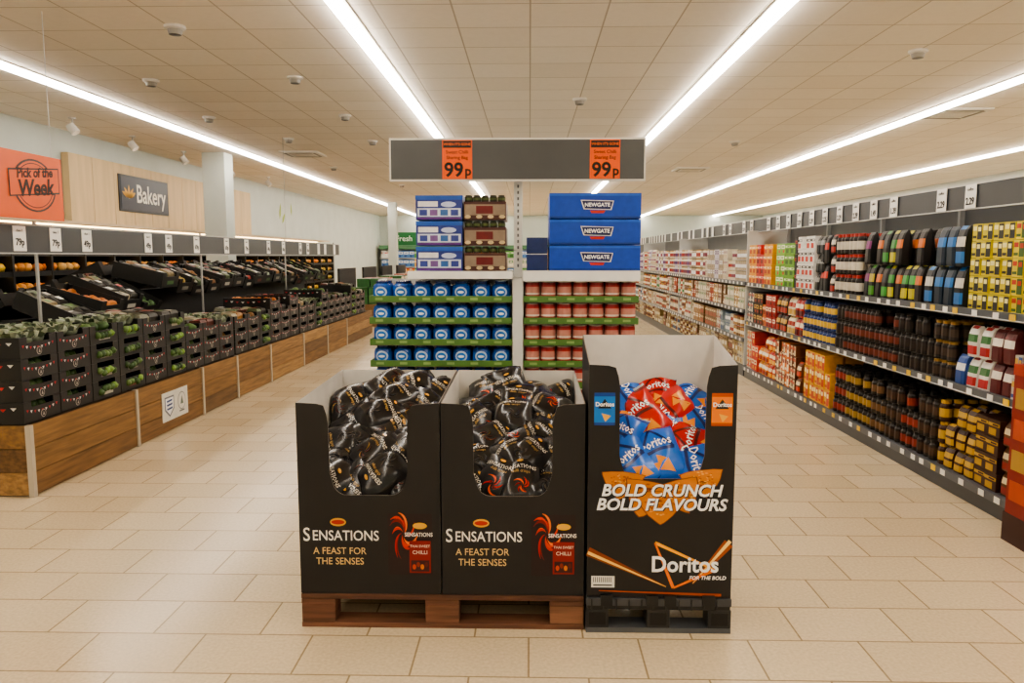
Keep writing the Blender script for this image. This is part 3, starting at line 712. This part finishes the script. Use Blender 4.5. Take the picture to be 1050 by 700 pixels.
BK = '#1a1918'
def crate(b, x, y, z, lx, ly, h, dec=True, c=BK):
    t = .008
    b.box(x, x+lx, y, y+ly, z, z+t, c)
    for xa in (x, x+lx-t):
        b.box(xa, xa+t, y, y+ly, z+t, z+h*.72, c)
        b.box(xa, xa+t, y, y+ly*.2, z+h*.72, z+h, c); b.box(xa, xa+t, y+ly*.8, y+ly, z+h*.72, z+h, c)
    for ya in (y, y+ly-t): b.box(x+t, x+lx-t, ya, ya+t, z+t, z+h, c)
    for xa, ya in ((x+t, y+t), (x+lx-.03, y+t), (x+t, y+ly-.03), (x+lx-.03, y+ly-.03)): b.box(xa, xa+.022, ya, ya+.022, z+t, z+h, c)
    if dec:
        n = 9
        for i in range(n):
            q = y+.02+i*(ly-.04)/n; ww = (ly-.04)/n*.6; zt = z+h*.66-.022*math.sin(PI*(i+.5)/n)
            b.add([(x+lx+.002, q, zt), (x+lx+.002, q+ww, zt), (x+lx+.002, q+ww/2, zt-h*.14)], [(0,1,2)], ['#b8202a', '#d8d6d2'][i % 2])
        for i in range(8):
            q = x+.02+i*(lx-.04)/8; ww = (lx-.04)/8*.6; zt = z+h*.8-.02*math.sin(PI*(i+.5)/8)
            b.add([(q, y-.002, zt), (q+ww, y-.002, zt), (q+ww/2, y-.002, zt-h*.15)], [(0,1,2)], ['#b8202a', '#d8d6d2'][i % 2])
        cx, cz = y+ly/2, z+h*.28
        b.add([(x+lx+.002, cx+h*.2*math.cos(t_*.63), cz+h*.2*math.sin(t_*.63)) for t_ in range(10)], [tuple(range(10))], '#a8a49a')
        b.add([(x+lx+.003, cx+h*.16*math.cos(t_*.63), cz+h*.16*math.sin(t_*.63)) for t_ in range(10)], [tuple(range(10))], '#2a2826')
        b.add([(x+lx+.004, cx-.01, cz-.012), (x+lx+.004, cx+.01, cz-.012), (x+lx+.004, cx, cz+.014)], [(0,1,2)], '#a8a49a')
    else:
        cc = random.choice(['#7a766c', '#8a8478', '#b8b4a8', '#4a6a3a', '#6a3028'])
        b.add([(x+lx+.002, y+ly*.3, z+h*.2), (x+lx+.002, y+ly*.7, z+h*.2), (x+lx+.002, y+ly*.7, z+h*.45), (x+lx+.002, y+ly*.3, z+h*.45)], [(0,1,2,3)], cc)
def fruit(b, x, y, z, lx, ly, pal, r, jit=.0, sq=1, dens=1.):
    nx = max(1, int((lx-.03)/(2*r))); ny = max(1, int((ly-.03)/(2*r)))
    for i in range(nx):
        for j in range(ny):
            if random.random() > dens: continue
            b.sphere(x+.015+(i+.5)*(lx-.03)/nx+random.uniform(-.2, .2)*r, y+.015+(j+.5)*(ly-.03)/ny+random.uniform(-.2, .2)*r,
                     z+r*sq+random.uniform(0, .35)*r, r*random.uniform(.88, 1.08), random.choice(pal), sq, 8, 5, jit)
def packs(b, x, y, z, lx, ly, pal, hs=.05):
    nx, ny = 4, 2
    for i in range(nx):
        for j in range(ny):
            a = x+.02+i*(lx-.04)/nx; c = y+.02+j*(ly-.04)/ny; w_ = (lx-.04)/nx-.008; d_ = (ly-.04)/ny-.008
            col = random.choice(pal); tl = random.uniform(-.01, .025); e = .012
            V = [(a,c,z),(a+w_,c,z),(a+w_,c+d_,z),(a,c+d_,z),(a,c,z+hs*.7+tl),(a+w_,c,z+hs*.7),(a+w_,c+d_,z+hs*.7),(a,c+d_,z+hs*.7+tl),
                 (a+e,c+e,z+hs+tl),(a+w_-e,c+e,z+hs),(a+w_-e,c+d_-e,z+hs),(a+e,c+d_-e,z+hs+tl)]
            F = [(0,1,5,4),(1,2,6,5),(2,3,7,6),(3,0,4,7),(4,5,9,8),(5,6,10,9),(6,7,11,10),(7,4,8,11),(8,9,10,11)]
            b.add(V, F, col)
            b.add([(a+w_*.25,c+d_*.3,z+hs+.003+tl),(a+w_*.75,c+d_*.3,z+hs+.003+tl),(a+w_*.75,c+d_*.7,z+hs+.003+tl),(a+w_*.25,c+d_*.7,z+hs+.003+tl)], [(0,1,2,3)], random.choice(['#e0dcd2', '#2a2a28', '#5a7a3a', '#b8302a']))
G1 = ['#3d5a2a', '#4b6832', '#5c763e', '#2f4a20']; G2 = ['#7a8470', '#8a937e', '#5e6c52', '#4a5a40']
OR = ['#c07024', '#b87028', '#a85c1c']; YL = ['#b8a040', '#ac9034', '#c0ac50']; RD = ['#7a2018', '#8c2c1c', '#6a1812']; BRN = ['#8a6236', '#9c7042', '#755230']
MIXP = ['#6a6a58', '#887650', '#4a5a36', '#a0987e', '#5a2a20', '#2a2620', '#a07038', '#35342c', '#2a2620']
cr = Batch(); fr = Batch()
y = 4.80; stack_i = 0
pals = [G2, G2, G1, G2, 'P', 'P', G1, 'P', G2, 'P', BRN, 'P', OR, 'P', RD, 'P']
while y < 15.0:
    n = 4 if y < 6.1 else random.choice([3, 3, 4])
    z = HB+.002; hh = .142
    brocc = 5.5 < y < 6.3 or (stack_i % 6 == 5)
    for k in range(n):
        crate(cr, -3.89, y, z, .60, .385, hh-.002, dec=not brocc)
        if brocc:
            for q in range(5): fr.sphere(-3.288, y+.10+q*.048, z+.06+random.uniform(-.01, .02), .028, random.choice(G1+['#769a40']), 1, 7, 4, .25)
        elif k < n-1:
            for q in range(4): fr.sphere(-3.40, y+.06+q*.085, z+.085, .045, random.choice(G1 if y < 7.5 else MIXP), .9, 7, 4, .15)
        z += hh
    pl = pals[stack_i % len(pals)]
    if pl == 'P': packs(fr, -3.88, y+.01, z-.07, .58, .37, MIXP, .09)
    elif pl is G2:
        for i in range(4):
            for j in range(3):
                cx_, cy_ = -3.81+i*.14, y+.07+j*.12; cz_ = z-.02+random.uniform(-.01, .02)
                fr.sphere(cx_, cy_, cz_, .055, random.choice(G2[:2]), .8, 9, 6, .1)
                for q in range(7):
                    a_ = q*.9+random.random(); r0, r1 = .035, .085
                    fr.add([(cx_+r0*math.cos(a_-.4), cy_+r0*math.sin(a_-.4), cz_-.02), (cx_+r0*math.cos(a_+.4), cy_+r0*math.sin(a_+.4), cz_-.02),
                            (cx_+r1*math.cos(a_+.25), cy_+r1*math.sin(a_+.25), cz_+.035+random.uniform(-.01, .02)), (cx_+r1*math.cos(a_-.25), cy_+r1*math.sin(a_-.25), cz_+.045)], [(0,1,2,3)], random.choice(G2+['#98a08a', '#8a9a78']))
    else: fruit(fr, -3.88, y+.01, z-.085, .58, .37, pl, .055 if pl is G1 else .045, .22 if pl is G1 else .05, .8)
    y += .395; stack_i += 1
    if any(abs(y-s) < .1 for s in segs): y += .03
def tiltM(px, pz, a, side=1):
    ca, sa = math.cos(a), math.sin(a)
    def f(V):
        X = V[:,0]; Z = V[:,2]
        return np.stack([px+side*(X*ca+Z*sa), V[:,1], pz+(-X*sa+Z*ca)], 1)
    return f
y = 6.7; i = 0
order = ['P', OR, 'P', G1, 'P', YL, 'P', BRN, 'P', 'P', RD, 'P', G2, 'P', OR]
while y < 15.2:
    pz0 = 1.16 if y < 7.4 else (1.25 if y < 8.2 else 1.37)
    for (px, sd) in ((-4.62, 1), (-4.72, -1)):
        m = tiltM(px, pz0+random.uniform(-.02, .04), math.radians(random.uniform(13, 28)), sd); cr.M = m; fr.M = m
        crate(cr, 0, y, -.05, .57, .39, .17, dec=False)
        pl = order[(i+(sd < 0)*3) % len(order)]
        if pl == 'P': packs(fr, .01, y+.01, .03, .55, .37, MIXP, .08)
        else: fruit(fr, .02, y+.01, -.01, .54, .37, pl, .05, .05 if pl not in (G1, G2) else .2, 1, .85)
        cr.M = None; fr.M = None
    y += .41; i += 1
cr.box(-4.9, -4.02, 4.85, 15.3, .5, .62, '#1c1a19'); cr.box(-4.8, -4.55, 8.2, 15.3, .62, 1.18, '#1c1a19'); cr.box(-4.8, -4.55, 6.7, 8.2, .62, 1.0, '#1c1a19')
cr.box(-5.42, -4.95, 4.9, 15.2, .5, .85, '#221f1c')
y = 5.0
while y < 6.5:
    crate(cr, -4.75, y, .621, .57, .385, .15, dec=False); fruit(fr, -4.74, y+.01, .70, .55, .37, random.choice([OR, G1, YL, RD]), .045, .03, 1)
    y += .4
cro = cr.build('produce_crate_stacks', M_card); fr.build('fruit_and_vegetables', M_prod, cro)

b = Batch()
RX = -3.965
b.box(RX-.015, RX+.015, 4.2, 15.8, 1.60, 1.815, '#3c3e41'); b.box(RX-.02, RX+.02, 4.2, 15.8, 1.812, 1.825, '#b8b8b4'); b.box(RX-.02, RX+.02, 4.2, 15.8, 1.59, 1.600, '#b8b8b4')
for yy in (6.1, 9.2, 12.4, 15.5): b.box(RX-.032, RX-.0155, yy-.012, yy+.012, .62, 1.85, '#9a9a98')
rc = []
yy = 6.3
while yy < 15.4:
    b.box(RX+.0155, RX+.02, yy-.075, yy+.075, 1.612, 1.805, '#f2f0ea'); rc.append(yy); yy += random.choice([.7, .9, 1.1, .45])
rc.insert(0, 5.85); b.box(RX+.0155, RX+.02, 5.775, 5.925, 1.612, 1.805, '#f2f0ea')
b.box(RX-.006, RX, 12.4, 12.408, 1.82, ZC, '#b8b8b4')
rail = b.build('produce_price_rail', M_metal)
for yy in rc[:12]:
    text('price', random.choice(['69p', '49p', '79p', '63p']), .075, (RX+.0215, yy, 1.68), '+X', '#101010', rail, bold=.002, sx=.9)
    text('caption', 'class 1', .03, (RX+.0215, yy, 1.77), '+X', '#1a1a1a', rail)
OC = '#e05a00'
b = Batch(); b.box(-3.83, -3.80, 5.0, 6.2, 1.855, 2.35, OC)
for yy in (5.2, 6.1): b.box(-3.817, -3.813, yy, yy+.004, 2.35, ZC, '#c8c8c8')
for rr, xo, cc in ((.20, 0, '#2c1208'), (.185, .001, OC), (.17, .0015, '#2c1208'), (.163, .002, OC)):
    b.add([(-3.798+xo, 5.85+rr*1.3*math.cos(t*PI/16), 2.11+rr*math.sin(t*PI/16)) for t in range(32)], [tuple(range(32))], cc)
for e, xo, cc in ((.012, .003, '#2c1208'), (0, .004, OC)):
    b.add([(-3.798+xo, 5.56-e, 2.02-e), (-3.798+xo, 6.14+e, 2.08-e), (-3.798+xo, 6.14+e, 2.26+e), (-3.798+xo, 5.56-e, 2.2+e)], [(0,1,2,3)], cc)
o = b.build('weekly_offer_sign', M_metal)
text('headline', 'Pick of the', .10, (-3.7925, 5.85, 2.205), '+X', '#2c1208', o, bold=.003, roll=.10, shear=.2)
text('headline', 'Week', .17, (-3.7925, 5.85, 2.09), '+X', '#2c1208', o, bold=.005, roll=.10, shear=.2)

# ------------------------------------------------------------------ bakery
b = Batch()
yy = 11.5
while yy < 19: b.box(XL+.01, XL+.12, yy, yy+.618, 2.1, 3.13, '#c9ab7c'); yy += .625
b.build('bakery_wood_panelling', M_panel, bevel=.004)
b = Batch(); X = XL+.14; sy = 12.85
b.box(XL+.125, X, sy, sy+1.75, 2.34, 2.96, '#1e2028'); b.box(X, X+.006, sy+.05, sy+1.70, 2.38, 2.92, '#2c3140')
def leaf(cy, cz, l, a, c):
    pts = [(0, 0), (.35*l, .16*l), (.7*l, .12*l), (l, 0), (.7*l, -.12*l), (.35*l, -.16*l)]
    b.add([(X+.009, cy+p*math.cos(a)-q*math.sin(a), cz+p*math.sin(a)+q*math.cos(a)) for p, q in pts], [tuple(range(6))], c)
for k, a in enumerate((.9, 1.57, 2.25, .4, 2.75)): leaf(sy+.3, 2.56+(k > 2)*.02, .24, a, '#e0a83a')
o = b.build('bakery_sign', M_metal)
text('sign_text', 'Bakery', .44, (X+.01, sy+1.08, 2.65), '+X', '#f4f0e4', o, bold=.006, sx=.88)
b = Batch(); b.box(-6.02, -5.6, 14.1, 14.5, 0, ZC-.001, '#d6d5cf'); b.box(-6.04, -5.58, 14.08, 14.52, 0, .12, '#8a8a86'); b.build('structural_column', M_wall, bevel=.01)
b = Batch(); b.box(-5.0, -4.7, 27, 27.3, 0, ZC-.001, '#d6d5cf'); b.box(-5.02, -4.68, 26.98, 27.32, 0, .12, '#8a8a86'); b.build('structural_column', M_wall, bevel=.01)
b = Batch(); pr = Batch(); XB = -6.2
b.box(XB-.72, XB-.68, 6, 24, .05, 2.08, '#7a5a3c')
b.box(XB-.68, XB+.02, 6, 24, 0, .3, '#1c1a19')
LV = (.62, .87, 1.12, 1.37, 1.62)
lg = Batch()
for z in LV:
    b.box(XB-.68, XB, 6, 24, z-.03, z, '#1c1a19'); b.box(XB, XB+.012, 6, 24, z-.045, z+.02, '#161514')
    lg.box(XB-.045, XB-.025, 6.1, 23.9, z-.038, z-.0305, '#ffffff')
yy = 6
while yy <= 24: b.box(XB-.68, XB+.02, yy, yy+.04, .3, 1.85, '#161514'); yy += .75
b.box(XB-.68, XB-.1, 6, 24, 2.02, 2.06, '#c8b090')
rk = b.build('bakery_shelving', M_metal)
M_warm = mat('warm_led', '#ffffff', emit='#ffd79a', es=9)
lg.box(XB-.4, XB-.34, 6.5, 23.5, 2.0, 2.019, '#ffffff'); lg.build('display_light', M_warm, rk)
for z in (.3,)+LV:
    yy = 6.08
    while yy < 23.9:
        pl = random.choice([['#d07018', '#dc8222'], ['#d4b02e', '#dcc048'], BRN, ['#d89a4a', '#c88438'], ['#d8a050', '#d8b070'], ['#d07018', '#dc8222'], YL])
        for q in range(3):
            for r in range(2): pr.sphere(XB-.1-r*.2, yy+.07+q*.14, z+.066, .072, random.choice(pl), .8, 7, 4, .12)
        yy += .5 if random.random() > .15 else .75
pr.build('bakery_goods', M_prod, rk)

b = Batch(); X = XL+.004
for cy, cz, l, a in ((21.5, 2.6, .5, 1.3), (21.7, 2.5, .45, .8), (22.6, 2.75, .4, 1.7)): leaf(cy, cz, l, a, '#9ab04a')
b.build('leaf_wall_decal', M_card)
b = Batch(); b.box(-6.6, -5.2, YB-.08, YB-.01, 2.1, 2.7, '#1f6b3a'); o = b.build('department_sign', M_metal)
text('sign_text', 'Fresh', .36, (-5.9, YB-.085, 2.4), 'F', '#e8f0e4', o, bold=.004)

b = Batch(); yb = YB-1.0
b.box(-6.9, 10.6, yb+.55, YB-.1, 0, 2.05, '#b8bab8'); b.box(-6.9, 10.6, yb-.05, yb+.55, 0, .3, '#6a6c70'); b.box(-6.9, 10.6, yb-.05, YB-.1, 1.9, 2.08, '#4f7a58')
for z in (.7, 1.1, 1.5): b.box(-6.9, 10.6, yb, yb+.549, z-.03, z, '#d0d0cc')
b.build('refrigerated_cabinet', M_metal)
pb = Batch(); pb.M = mF(yb)
for z in (.31, .71, 1.11, 1.51):
    fill(pb, -6.8, 10.5, z, .34, 'carton', .25, .33, P('#c8402a #f0e0c8 #e0a030', '#e0b048 #f8f0d8 #a04a20', '#e8e0d0 #4a8a5a #e8e0d0', '#4a7ab8 #e8e8e8 #2a4a8a', '#5a9a4a #e8f0d8 #3a6a2a', '#e8e8e4 #c04030 #e8e8e4'), 3, 1, .3)
pb.build('chilled_products', M_pack)

for y in (6.4, 9.0, 11.6, 14.2, 16.8, 19.4):
    b = Batch()
    b.box(-1.0, .66, y, y+2.4, .08, .78, '#d4d6d6'); b.box(-.96, .62, y+.04, y+2.36, 0, .08, '#3a3c3e')
    b.box(-1.02, .68, y-.02, y+2.42, .78, .86, '#8a8e92')
    for k in range(4): b.box(-.9, .56, y+.1+k*.56, y+.62+k*.56, .86, .875, '#9ab0b8')
    b.build('chest_freezer', M_metal, bevel=.01)

b = Batch(); pb = Batch()
for k, y in enumerate((17, 19.5, 22, 24.5)):
    b.box(-4.6, -3.3, y, y+1.6, 0, .5, '#7c5f3d'); b.box(-4.3, -4.25, y, y+1.6, .5, 1.3, '#242221')
    pb.M = mL(-3.32); fill(pb, y+.05, y+1.55, .502, .6, 'carton', .24, .19, P('#a8402a #f0e0c8 #c09030', '#3a6a3a #f8f0d8 #a04a20', '#2a2624 #c8a050 #e8e0d0'), 2, 2, .3)
b.build('promotional_stand', M_wood); pb.build('boxed_produce', M_pack)

# ------------------------------------------------------------------ world & camera
w = bpy.data.worlds.new('world'); S.world = w; w.use_nodes = True
w.node_tree.nodes['Background'].inputs[0].default_value = (.9, .85, .8, 1); w.node_tree.nodes['Background'].inputs[1].default_value = .15
cd = bpy.data.cameras.new('camera'); cam = bpy.data.objects.new('camera', cd); S.collection.objects.link(cam)
cd.sensor_width = 36; cd.lens = 780/1050*36; cd.clip_end = 200
cam.location = (0, 0, 1.57); cam.rotation_euler = (math.radians(90-6.37), 0, math.radians(1.32))
S.camera = cam
